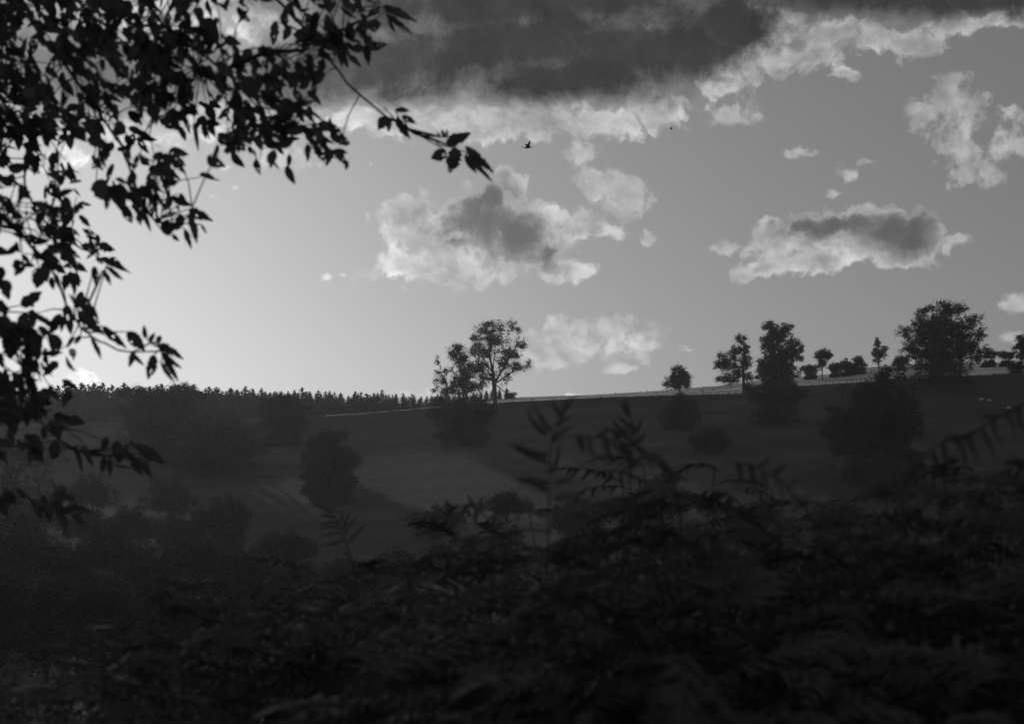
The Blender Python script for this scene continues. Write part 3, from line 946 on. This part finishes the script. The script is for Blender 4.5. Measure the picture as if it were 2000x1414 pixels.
def leaf_px(bx, by, tx, ty, w, y):
    p0 = at(bx, by, y); dy = random.uniform(-.02, .03)
    p1 = at(tx, ty, y) + np.array([0, dy, 0])
    a = p1 - p0; L = np.linalg.norm(a); a = a / L
    n = np.array([0, -1.0, 0]); b = norm(np.cross(a, n)); n = norm(np.cross(b, a))
    if random.random() < .5:
        n = -n
    return leaf_geo(p0, a, b, n, L, w / F * y * 1.12, random.uniform(-.10, .14), .2, .25 if w > 9 else 0, random.choice([0, 0, 1, 1, 2]) if w > 11 else 0)


def leaf_rand(c, y):
    th = math.radians(random.gauss(-58, 36))
    ph = random.uniform(-.7, .7)
    a = np.array([math.cos(th) * math.cos(ph), math.sin(ph), math.sin(th) * math.cos(ph)])
    r0 = norm(np.cross(a, np.array([0, 1.0, 0]))); r1 = norm(np.cross(a, r0))
    ro = random.gauss(0, .75)
    b = r0 * math.cos(ro) + r1 * math.sin(ro)
    n = np.cross(a, b)
    L = random.uniform(.042, .082)
    return leaf_geo(c - a * L * .3, a, b, n, L, L * random.uniform(.40, .56), random.uniform(-.14, .14), random.uniform(.05, .45),
                    random.choice([0, .15, .35]), random.choice([0, 0, 1, 2, 3]))


# limbs: (distance, photograph-pixel path, thickness px at root)
BR = [
    (6.2, [(380, -170), (470, -70), (545, 5), (598, 60), (640, 108), (676, 160), (735, 212), (798, 254), (858, 280), (893, 292), (915, 300)], 9),
    (6.0, [(150, -160), (250, -40), (330, 60), (430, 132), (480, 185), (520, 228), (575, 248), (600, 262)], 10),
    (6.1, [(330, 60), (400, 148), (455, 130), (520, 104), (580, 98), (640, 76), (690, 50), (735, 25), (760, 18)], 6),
    (5.8, [(-120, -120), (20, 0), (100, 95), (165, 180), (215, 250), (250, 320), (270, 380), (300, 430), (345, 440), (368, 418), (380, 430)], 9),
    (5.6, [(-160, 280), (-60, 380), (20, 440), (70, 490), (106, 535), (127, 588), (160, 640), (205, 672), (258, 690), (305, 668), (335, 705)], 7),
    (5.5, [(-200, 500), (-90, 570), (0, 625), (40, 640), (50, 700), (60, 745), (40, 790), (85, 830), (130, 868), (190, 890), (262, 882), (290, 900)], 7),
    (5.2, [(-200, 900), (-80, 940), (10, 975), (70, 985), (120, 1000), (165, 1000)], 5),
    (6.6, [(-160, -60), (-60, 60), (30, 160), (60, 260), (50, 360), (90, 440), (150, 480), (190, 500), (214, 515)], 9),
    (6.5, [(-60, -180), (80, -60), (180, 30), (250, 90), (300, 180), (300, 240)], 8),
    (6.4, [(500, -190), (560, -90), (640, -20), (700, 15), (745, 8)], 6),
]
tx0, ty0 = -5.2, 6.4
tb = np.array([tx0, ty0, tz(tx0, ty0) - .2])
TREE = thing('broadleaf_tree', 'near tree whose dark leafy branches hang in from the top left', 'tree', tb)
tp = [np.array(q) for q in [(0, 0, 0), (.05, 0, 1.2), (.18, .05, 2.4), (.25, .0, 3.6), (.4, -.1, 4.8), (.5, -.1, 6.0)]]
rr = [.24, .19, .17, .15, .12, .08]
v, f_ = tubes(tp[:-1], tp[1:], rr[:-1], rr[1:], 12)
link('trunk', mesh('trunk', v, [f_], True), MT['bark'], TREE)
forks = [4, 4, 5, 3, 2, 2, 1, 3, 5, 5]
curves = []
for bi, (d, pth, th) in enumerate(BR):
    P = []
    nn = len(pth)
    for i, (a, b) in enumerate(pth):
        P.append(at(a, b, d + .35 * math.sin(i * .9 + bi)) - tb)
    # run back to the trunk off the frame
    fk = tp[forks[bi]]
    if bi != 2:
        mid = fk * .5 + P[0] * .5 + np.array([0, 0, .25])
        P = [fk, mid] + P
    # resample
    Q = []
    for i in range(len(P) - 1):
        L = np.linalg.norm(P[i + 1] - P[i])
        k_ = max(2, int(L / .05))
        p0 = P[max(0, i - 1)]; p3 = P[min(len(P) - 1, i + 2)]
        for s in range(k_):
            t_ = s / k_
            q = .5 * ((2 * P[i]) + (P[i + 1] - p0) * t_ + (2 * p0 - 5 * P[i] + 4 * P[i + 1] - p3) * t_ ** 2 + (3 * P[i] - p0 - 3 * P[i + 1] + p3) * t_ ** 3)
            Q.append(q)
    Q.append(P[-1])
    Q = np.array(Q)
    Q[2:-1] += rng.normal(size=Q[2:-1].shape) * .0025
    curves.append([Q, th / F * d / 2])

GRID = {  # leaf density per 40-pixel cell, first cell at x = -80
    -2: '888888877775544333222', -1: '888999988887776654433',
    0: '88999989755563006643000', 1: '88748998868871000887000', 2: '88725998999875600785000', 3: '88986348898527876500000',
    4: '88883187898447874200000', 5: '88899950368878884000000', 6: '88998841511656776730000', 7: '88561256210114422340000', 8: '88466515766300000000000',
    9: '884574148730000000000', 10: '884676102200000000000', 11: '772588200000000000000', 12: '551588500000000000000',
    13: '651446200000000000000', 14: '440101000000000000000', 15: '664520000000000000000', 16: '778720000000000000000',
    17: '667410000000000000000', 18: '552210000000000000000', 19: '447720000000000000000', 20: '447740000000000000000',
    21: '442463000000000000000', 22: '441122233000000000000', 23: '330000000000000000000', 24: '332343100000000000000', 25: '220123200000000000000'}
clusters = []
for ry, rowt in GRID.items():
    for cx, chh in enumerate(rowt):
        dd = int(chh)
        if dd == 0:
            continue
        n = -math.log(1 - min(dd, 9) / 9.9) * 1600 / 560 * 2.15
        nc = n / 3.2
        nc = int(nc) + (random.random() < nc - int(nc))
        for _ in range(nc):
            clusters.append(((cx - 2) * 40 + random.uniform(0, 40), ry * 40 + random.uniform(-6, 34)))
# attach each cluster by a twig to the nearest limb
twigs = [[] for _ in BR]
leafs = [[] for _ in BR]
for (cx, cy) in clusters:
    best = None
    for bi, (Q, r_) in enumerate(curves):
        d0 = BR[bi][0]
        c = at(cx, cy, d0 + random.uniform(-.3, .3)) - tb
        dd = np.linalg.norm(Q - c, axis=1)
        j = int(np.argmin(dd))
        if best is None or dd[j] < best[0]:
            best = (dd[j], bi, j, c)
    L, bi, j, c = best
    if j > 6:
        j = max(0, j - int(L / .05 * .5))
    Q = curves[bi][0]
    if L < 1.0:
        a = Q[j]
        mid = (a + c) / 2 + np.array([0, 0, .12 * L]) + rng.normal(size=3) * .04 * L
        twigs[bi] += [(a, mid, .0028, .0022), (mid, c, .0022, .0013)]
    for _ in range(random.choice([2, 3, 3, 4, 4])):
        cc = c + rng.normal(size=3) * np.array([.022, .05, .022])
        leafs[bi].append(leaf_rand(cc, 0))
# leaves placed one by one at the ends of the limbs
LF = [
    [(871, 283, 918, 257, 22), (871, 294, 842, 313, 24), (891, 289, 880, 337, 28), (908, 286, 966, 337, 15), (914, 300, 959, 359, 11),
     (908, 303, 929, 339, 12), (869, 269, 860, 249, 6), (872, 270, 873, 252, 5), (861, 269, 853, 259, 4), (755, 229, 740, 252, 20),
     (761, 230, 760, 258, 13), (772, 215, 801, 211, 11), (775, 229, 797, 272, 15), (784, 226, 816, 243, 12), (752, 212, 750, 205, 3),
     (538, 42, 529, 87, 17), (542, 124, 525, 171, 20), (577, 122, 597, 158, 16), (552, 115, 567, 134, 9), (631, 116, 623, 143, 17),
     (671, 107, 678, 131, 8), (679, 90, 705, 105, 11), (679, 109, 707, 128, 11), (640, -6, 644, 30, 23), (577, 6, 552, 15, 13),
     (590, 55, 597, 98, 34), (565, 50, 552, 78, 16), (612, 60, 640, 88, 16)],
    [(567, 204, 618, 203, 12), (620, 243, 666, 250, 20), (590, 245, 627, 304, 14), (620, 255, 652, 310, 12), (592, 248, 652, 282, 13),
     (523, 240, 526, 288, 19), (580, 208, 594, 238, 12), (585, 210, 622, 243, 10), (480, 150, 502, 195, 34), (455, 255, 448, 305, 20),
     (465, 240, 470, 300, 16), (600, 212, 637, 240, 5), (550, 250, 600, 252, 26), (345, 238, 372, 220, 10), (378, 238, 387, 295, 8),
     (300, 200, 303, 242, 20), (328, 222, 322, 252, 15)],
    [(747, 12, 818, 40, 15), (753, 28, 807, 70, 12), (758, 37, 771, 71, 7), (733, 37, 729, 68, 27), (744, 14, 713, 28, 12),
     (705, 57, 729, 97, 17), (700, 40, 720, 62, 14), (665, 0, 699, 17, 7), (455, 132, 480, 110, 10), (757, 18, 800, 24, 9)],
    [(368, 409, 418, 432, 18), (370, 419, 389, 476, 15), (392, 438, 405, 455, 5), (354, 418, 345, 452, 17), (360, 447, 376, 490, 11),
     (312, 446, 350, 440, 28), (337, 458, 350, 473, 8), (345, 402, 354, 413, 6), (320, 419, 345, 411, 4), (277, 407, 295, 452, 9),
     (298, 305, 340, 312, 19), (307, 315, 355, 348, 14), (307, 318, 337, 352, 11), (275, 362, 311, 401, 14), (286, 356, 320, 375, 7),
     (188, 352, 212, 395, 34), (235, 358, 232, 411, 30), (265, 368, 273, 425, 23), (240, 240, 222, 264, 26), (180, 330, 195, 322, 4)],
    [(106, 533, 116, 565, 9), (142, 535, 150, 577, 13), (76, 522, 71, 564, 28), (45, 510, 29, 539, 22), (184, 520, 181, 554, 14), (214, 507, 258, 534, 6),
     (208, 520, 243, 551, 10), (200, 528, 215, 555, 10), (130, 595, 140, 654, 22), (150, 577, 198, 626, 23), (151, 607, 201, 656, 21),
     (144, 655, 131, 681, 8), (158, 655, 142, 673, 10), (178, 660, 198, 701, 10), (200, 637, 243, 681, 16), (248, 648, 284, 683, 22),
     (286, 662, 279, 634, 9), (292, 670, 300, 647, 9), (306, 668, 318, 656, 12), (314, 670, 356, 703, 15), (314, 688, 351, 723, 11),
     (318, 696, 355, 746, 11), (301, 692, 289, 742, 20), (314, 705, 338, 752, 8), (263, 688, 255, 718, 12), (255, 688, 283, 714, 8)],
    [(40, 597, 83, 571, 25), (64, 611, 101, 638, 12), (76, 637, 111, 668, 14), (55, 641, 78, 700, 40), (25, 645, 25, 702, 36),
     (47, 709, 73, 729, 9), (42, 705, 60, 739, 9), (25, 726, 36, 765, 10), (34, 730, 51, 769, 13), (8, 720, 18, 752, 10), (17, 781, 21, 848, 38),
     (51, 785, 90, 812, 26), (93, 819, 146, 838, 9), (76, 862, 79, 901, 13), (106, 862, 104, 901, 22), (144, 870, 171, 922, 10),
     (157, 870, 187, 909, 12), (204, 891, 195, 926, 12), (215, 892, 214, 930, 11), (267, 868, 320, 909, 22), (272, 895, 298, 935, 15),
     (255, 896, 273, 931, 14), (250, 880, 244, 862, 5), (235, 880, 228, 905, 20), (60, 780, 100, 790, 20), (0, 880, 16, 912, 9)],
    [(115, 997, 137, 1045, 17), (60, 983, 95, 1000, 14), (100, 985, 98, 1022, 16), (125, 992, 160, 1004, 13), (135, 985, 185, 1003, 13),
     (80, 985, 70, 1010, 12), (140, 1000, 170, 1028, 12)],
]
for bi, ll in enumerate(LF):
    for (bx, by, tx, ty, w) in ll:
        vf = leaf_px(bx, by, tx, ty, w, BR[bi][0] + random.uniform(-.08, .08))
        leafs[bi].append((vf[0] - tb, vf[1]))
        Q = curves[bi][0]
        c = vf[0][0] - tb
        j = int(np.argmin(np.linalg.norm(Q - c, axis=1)))
        if np.linalg.norm(Q[j] - c) > .01:
            twigs[bi].append((Q[j], c, .0034, .0018))
for bi, (Q, r_) in enumerate(curves):
    n = len(Q)
    fr = np.linspace(1, .0, n)
    r0 = .0024 + (r_ * 2.0) * fr ** 1.2
    v1, f1 = tubes(Q[:-1], Q[1:], r0[:-1], r0[1:], 7)
    tw = twigs[bi]
    if tw:
        v2, f2 = tubes([q[0] for q in tw], [q[1] for q in tw], [q[2] for q in tw], [q[3] for q in tw], 5)
        v1, f1 = join([(v1, f1), (v2, f2)])
    b_ = link('branch', mesh('branch', v1, [f1], True), MT['twig'], TREE)
    if leafs[bi]:
        v1, f1 = join(leafs[bi])
        link('leaves', mesh('leaves', v1, [f1]), MT['leaf'], b_)
print('leaves', sum(len(q) for q in leafs))


# ================================================================== bracken
def pinnule_frond(L, W_, n=15, droop=.25, seed=0, lob=True, up=0.0):
    """A frond blade: rachis along +X with paired toothed leaflets; rachis sags."""
    r_ = random.Random(seed)
    V_, F_ = [], []
    off = 0
    P, Q, ra = [], [], []

    def rach(s):
        return np.array([L * s * (1 - .12 * droop * s), 0, -droop * L * s * s + up * L * s])
    for i in range(n):
        s0, s1 = i / n, (i + 1) / n
        P.append(rach(s0)); Q.append(rach(s1)); ra.append(.0022 * (1 - s0) + .0007)
    tv, tf = tubes(P, Q, ra, ra, 4)
    V_.append(tv); F_.append(tf); off = len(tv)
    for i in range(1, n + 1):
        s = i / (n + .6)
        c = rach(s)
        hw = W_ * (math.sin(math.pi * min(1, .18 + s * .82)) ** .7) * (1.15 - s * .7)
        for sd_ in (1, -1):
            if r_.random() < .04:
                continue
            ang = math.radians(62 - 18 * s + r_.uniform(-7, 7))
            a = np.array([math.cos(ang), sd_ * math.sin(ang), r_.uniform(-.35, .12)]); a /= np.linalg.norm(a)
            b = norm(np.cross(a, np.array([0, 0, 1.0])))
            nn_ = np.cross(b, a)
            l = hw * r_.uniform(.85, 1.1)
            wd = L / n * .40
            pts = []
            m_ = 11
            for k_ in range(m_ + 1):
                u_ = k_ / m_
                e = wd * (1 - u_ ** 1.8) * (1.0 if k_ % 2 == 0 else .42) + .0008
                cc = c + a * l * u_ - np.array([0, 0, .16 * l * u_ * u_])
                pts += [cc + b * e, cc - b * e]
            pts = np.array(pts)
            fs = np.array([[2 * k_, 2 * k_ + 1, 2 * k_ + 3, 2 * k_ + 2] for k_ in range(m_)])
            V_.append(pts); F_.append(fs + off); off += len(pts)
    return mesh('frond', np.concatenate(V_), [np.concatenate(F_)])


FR = [pinnule_frond(.42, .11, 16, .28, s) for s in range(3)] + [pinnule_frond(.30, .085, 13, .35, s + 9) for s in range(3)]


def bracken_plant(label, seed, H=1.3, loc=(0, 0, 0)):
    r_ = random.Random(seed)
    T = thing('bracken_plant', label, 'fern', loc, group=BG)
    lean = r_.uniform(-.12, .12)
    pts = [np.array([lean * H * (k_ / 8) ** 2, .02 * math.sin(k_), H * k_ / 8]) for k_ in range(9)]
    rs = [.007 * (1 - .75 * k_ / 8) for k_ in range(9)]
    v, f_ = tubes(pts[:-1], pts[1:], rs[:-1], rs[1:], 6)
    link('stem', mesh('stem', v, [f_], True), MT['stem'], T)
    k_ = 0
    az0 = r_.uniform(0, 3.14)
    z = .22
    while z < .99:
        for sd_ in (0, 1):
            sc = (1.15 - .55 * (max(0, z - .3) / .7) ** 1.5) * r_.uniform(.85, 1.15)
            fr_ = link('frond', FR[r_.randrange(6)], MT['bracken'], T)
            q = pts[0] * 0 + np.array([lean * H * z * z, 0, H * z])
            fr_.location = q
            fr_.rotation_euler = (r_.uniform(-.45, .45), -r_.uniform(-.25, .5) - .15 * z, az0 + sd_ * math.pi + r_.uniform(-.5, .5))
            fr_.scale = (sc, sc, sc)
        z += r_.uniform(.07, .105)
        az0 += r_.uniform(-.5, .5)
    tpf = link('frond', FR[3], MT['bracken'], T)
    tpf.location = pts[-1]; tpf.rotation_euler = (r_.uniform(-.4, .4), -r_.uniform(-.2, .7), r_.uniform(0, 6)); tpf.scale = (.9, .9, .9)
    return T


BG = 'bracken of the dark foreground bank'
BL = 'tall bracken plant in the dense dark fern bank filling the foreground'
CX = [-250, 0, 100, 200, 300, 370, 480, 600, 700, 850, 950, 1050, 1200, 1300, 1400, 1500, 1600, 1700, 1750, 1850, 1950, 2000, 2250]
CY = [1280, 1245, 1215, 1165, 1105, 1055, 1040, 1020, 1015, 990, 965, 935, 880, 850, 885, 925, 960, 975, 950, 890, 845, 825, 800]
prs = [bracken_plant(BL, 100 + s) for s in range(5)]
first = [True] * 5
nb = 0
for layer, (d0, d1, dt, stp) in enumerate([(4.0, 5.0, 0, 42), (3.6, 4.5, 40, 50), (3.3, 4.1, 95, 62), (2.9, 3.6, 170, 80), (2.6, 3.1, 270, 105), (5.0, 6.6, 0, 52)]):
    px_ = -180.0
    while px_ < 2200:
        px_ += stp * random.uniform(.6, 1.4)
        d = random.uniform(d0, d1)
        top = interp(px_, CX, CY) + dt + random.gauss(interp(px_, [0, 600, 760, 980, 1120, 1200, 1900, 2100], [16, 14, 4, 4, 0, -46, -40, -30]), 17)
        x_ = (px_ - 1000) / F * d
        zt = ZE + (1000 - top) / F * d
        zg_ = tz(x_, d)
        h = (zt - zg_)
        if h < .5:
            h = .5
        k_ = random.randrange(5)
        sc = h / 1.42
        rz_ = random.uniform(0, 6.28)
        if first[k_]:
            first[k_] = False
            T = prs[k_]
            T.location = (x_, d, zg_ - .03); T.rotation_euler = (0, 0, rz_); T.scale = (.85 + .15 * sc, .85 + .15 * sc, sc)
        else:
            copy_thing(prs[k_], (x_, d, zg_ - .03), rz_, (.85 + .15 * sc, .85 + .15 * sc, sc), tilt=(random.uniform(-.08, .08), random.uniform(-.08, .08)))
        nb += 1
print('bracken', nb)


def hero(label, d, rachis, leaflets, wpx, stem_px=4):
    """A single frond whose rachis and leaflets follow the photograph."""
    d *= .80
    org = at(rachis[0][0], rachis[0][1], d)
    zg_ = tz(org[0], d)
    base = np.array([org[0], d, zg_])
    T = thing('bracken_plant', label, 'fern', base)
    P = [at(a, b, d) - base for a, b in rachis]
    P = [np.array([0, .02, 0])] + P
    # subdivide the stem
    Q = []
    for i in range(len(P) - 1):
        for s in range(4):
            Q.append(P[i] + (P[i + 1] - P[i]) * s / 4)
    Q.append(P[-1]); Q = np.array(Q)
    r0 = np.linspace(stem_px / F * d / 2, .0012, len(Q))
    v, f_ = tubes(Q[:-1], Q[1:], r0[:-1], r0[1:], 6)
    link('stem', mesh('stem', v, [f_], True), MT['stem'], T)
    for (bx, by, tx, ty) in leaflets:
        p0 = at(bx, by, d) - base; p1 = at(tx, ty, d + random.uniform(-.03, .05)) - base
        a = p1 - p0; L = np.linalg.norm(a); a /= L
        b = norm(np.cross(a, np.array([0, 1.0, 0])) + np.array([0, random.uniform(-.4, .4), 0]))
        wd = wpx / F * d / 2
        pts, fs = [], []
        cv = random.uniform(-.12, .12) * L
        m_ = 18
        for k_ in range(m_ + 1):
            u_ = k_ / m_
            e = wd * (1 - u_ ** 2.2) * min(1, .4 + u_ * 4) * (1.0 if k_ % 2 == 0 else .55) + .0006
            cc = p0 + a * L * u_ + b * cv * math.sin(math.pi * u_)
            pts += [cc + b * e, cc - b * e]
        fs = np.array([[2 * k_, 2 * k_ + 1, 2 * k_ + 3, 2 * k_ + 2] for k_ in range(m_)])
        link('leaflet', mesh('leaflet', np.array(pts), [fs]), MT['bracken'], T)
    return T


hero('upright bracken frond tip standing highest at the middle of the fern bank', 4.6,
     [(1068, 1120), (1072, 1000), (1074, 920), (1076, 870), (1088, 830), (1100, 800)],
     [(1074, 905, 992, 868), (1072, 890, 1000, 862), (1068, 850, 1028, 798), (1078, 845, 1040, 786), (1078, 862, 1122, 832), (1085, 832, 1120, 812),
      (1090, 815, 1118, 788), (1078, 925, 1090, 865), (1082, 945, 1136, 912), (1072, 945, 1000, 935), (1070, 958, 1010, 940), (1080, 975, 1140, 965),
      (1076, 1000, 1150, 986), (1072, 1010, 1000, 990), (1096, 810, 1080, 778), (1100, 800, 1128, 776)], 15, 4)
hero('bracken frond arching right from the upright tip, a dark horizontal blade', 4.4,
     [(1320, 1150), (1330, 1010), (1310, 930), (1250, 875), (1180, 855), (1120, 850), (1080, 862)],
     [(1240, 870, 1275, 920), (1210, 862, 1240, 915), (1180, 856, 1200, 905), (1150, 852, 1165, 895), (1270, 885, 1310, 925), (1290, 905, 1345, 940),
      (1230, 868, 1262, 845), (1200, 858, 1225, 835), (1165, 853, 1188, 832), (1130, 850, 1140, 885)], 17, 6)
hero('bracken tip with curled leaflets right of the upright frond', 4.7,
     [(1228, 1100), (1230, 960), (1232, 870), (1238, 835), (1225, 800)],
     [(1232, 862, 1180, 838), (1234, 848, 1192, 816), (1238, 838, 1206, 810), (1230, 812, 1212, 782), (1228, 802, 1225, 775), (1236, 850, 1258, 812),
      (1234, 872, 1262, 846), (1232, 885, 1190, 862), (1232, 905, 1270, 885)], 13, 6)
hero('bracken frond arching down to the left at the right edge', 4.1,
     [(2060, 1200), (2090, 950), (2060, 780), (2000, 790), (1950, 815), (1900, 845), (1850, 862), (1810, 882), (1785, 930)],
     [(1990, 795, 2010, 850), (1965, 805, 1985, 862), (1940, 818, 1962, 872), (1915, 836, 1942, 900), (1890, 848, 1915, 905), (1865, 856, 1885, 920),
      (1842, 866, 1860, 925), (1820, 880, 1835, 935), (1800, 900, 1812, 930), (1905, 842, 1868, 860), (1950, 815, 1912, 818), (1875, 852, 1840, 858),
      (1795, 905, 1760, 950), (1790, 920, 1765, 960)], 15, 7)
hero('small paler bracken frond with parallel leaflets standing left of the middle', 6.4,
     [(700, 1190), (690, 1100), (668, 1040), (650, 1000)],
     [(668, 1040, 618, 1050), (664, 1030, 618, 1038), (660, 1020, 620, 1026), (656, 1012, 622, 1012), (650, 1000, 602, 985), (670, 1035, 684, 1000),
      (662, 1022, 668, 996), (674, 1045, 700, 1008), (680, 1060, 716, 1020), (676, 1052, 625, 1064)], 7, 4)
hero('bent bracken frond crossing the pasture at the right of the bank', 4.3,
     [(1600, 1200), (1605, 1050), (1570, 985), (1520, 935), (1470, 908), (1420, 900)],
     [(1540, 950, 1560, 1010), (1515, 932, 1530, 985), (1490, 918, 1500, 965), (1465, 907, 1475, 950), (1440, 902, 1448, 940), (1540, 950, 1565, 925),
      (1510, 930, 1540, 905), (1480, 912, 1506, 890), (1560, 975, 1595, 955)], 16, 6)
hero('low bracken frond with dark blade left of the upright frond', 5.0,
     [(960, 1150), (965, 1060), (950, 1010), (915, 985), (880, 992), (850, 1020)],
     [(930, 992, 915, 965), (940, 1000, 945, 965), (915, 985, 900, 1010), (895, 988, 872, 1015), (955, 1015, 985, 990), (958, 1030, 1000, 1010),
      (930, 995, 925, 1030), (880, 992, 868, 975)], 13, 5)

# ------------------------------------------------------------------ bramble and ground growth of the bank
N = 42000
r2 = np.random.default_rng(5)
ppx = r2.uniform(-500, 2500, N)
dd = r2.uniform(3.0, 10.5, N) ** 1.0
xx = (ppx - 1000) / F * dd
zg = terrain(xx, dd)
cov = np.interp(ppx, CX, CY)
ztop = ZE + (1000 - (cov + 30)) / F * dd
hh = np.clip(ztop - zg, .25, 1.6)
lum = .5 + .5 * np.sin(xx * 5 + 1) * np.sin(dd * 4)
zz = zg + hh * (r2.random(N) ** .45) * (.6 + .4 * lum)
Cn = np.stack([xx, dd, zz], 1)
A = rand_dirs(N); A[:, 2] *= .5; A /= np.linalg.norm(A, axis=1, keepdims=True)
B = np.cross(A, rand_dirs(N)); B /= np.linalg.norm(B, axis=1, keepdims=True)
L = .03 + .045 * r2.random(N)
v, f_ = diamonds(Cn, A, B, L, L * .62, .12)
ug = link('undergrowth', mesh('undergrowth', v, [f_]), MT['bramble'])
ug['kind'] = 'stuff'
ug['label'] = 'dark tangled bramble and leaf growth under the bracken'

# ------------------------------------------------------------------ air
import bmesh
bm = bmesh.new()
bmesh.ops.create_cube(bm, size=1)
for v in bm.verts:
    v.co = Vector((v.co.x * 2800, v.co.y * 1520 + 690, v.co.z * 90 + 18.5))
me = bpy.data.meshes.new('haze'); bm.to_mesh(me); bm.free()
hz = link('haze', me)
hz['kind'] = 'stuff'
hz.display_type = 'WIRE'
hm = bpy.data.materials.new('haze'); hm.use_nodes = True
ht = hm.node_tree; ht.nodes.clear()
pv = ht.nodes.new('ShaderNodeVolumePrincipled'); ho = ht.nodes.new('ShaderNodeOutputMaterial')
pv.inputs['Color'].default_value = (.92, .92, .92, 1)
pv.inputs['Density'].default_value = 0.00012
pv.inputs['Anisotropy'].default_value = 0.6
ht.links.new(pv.outputs[0], ho.inputs['Volume'])
me.materials.append(hm)
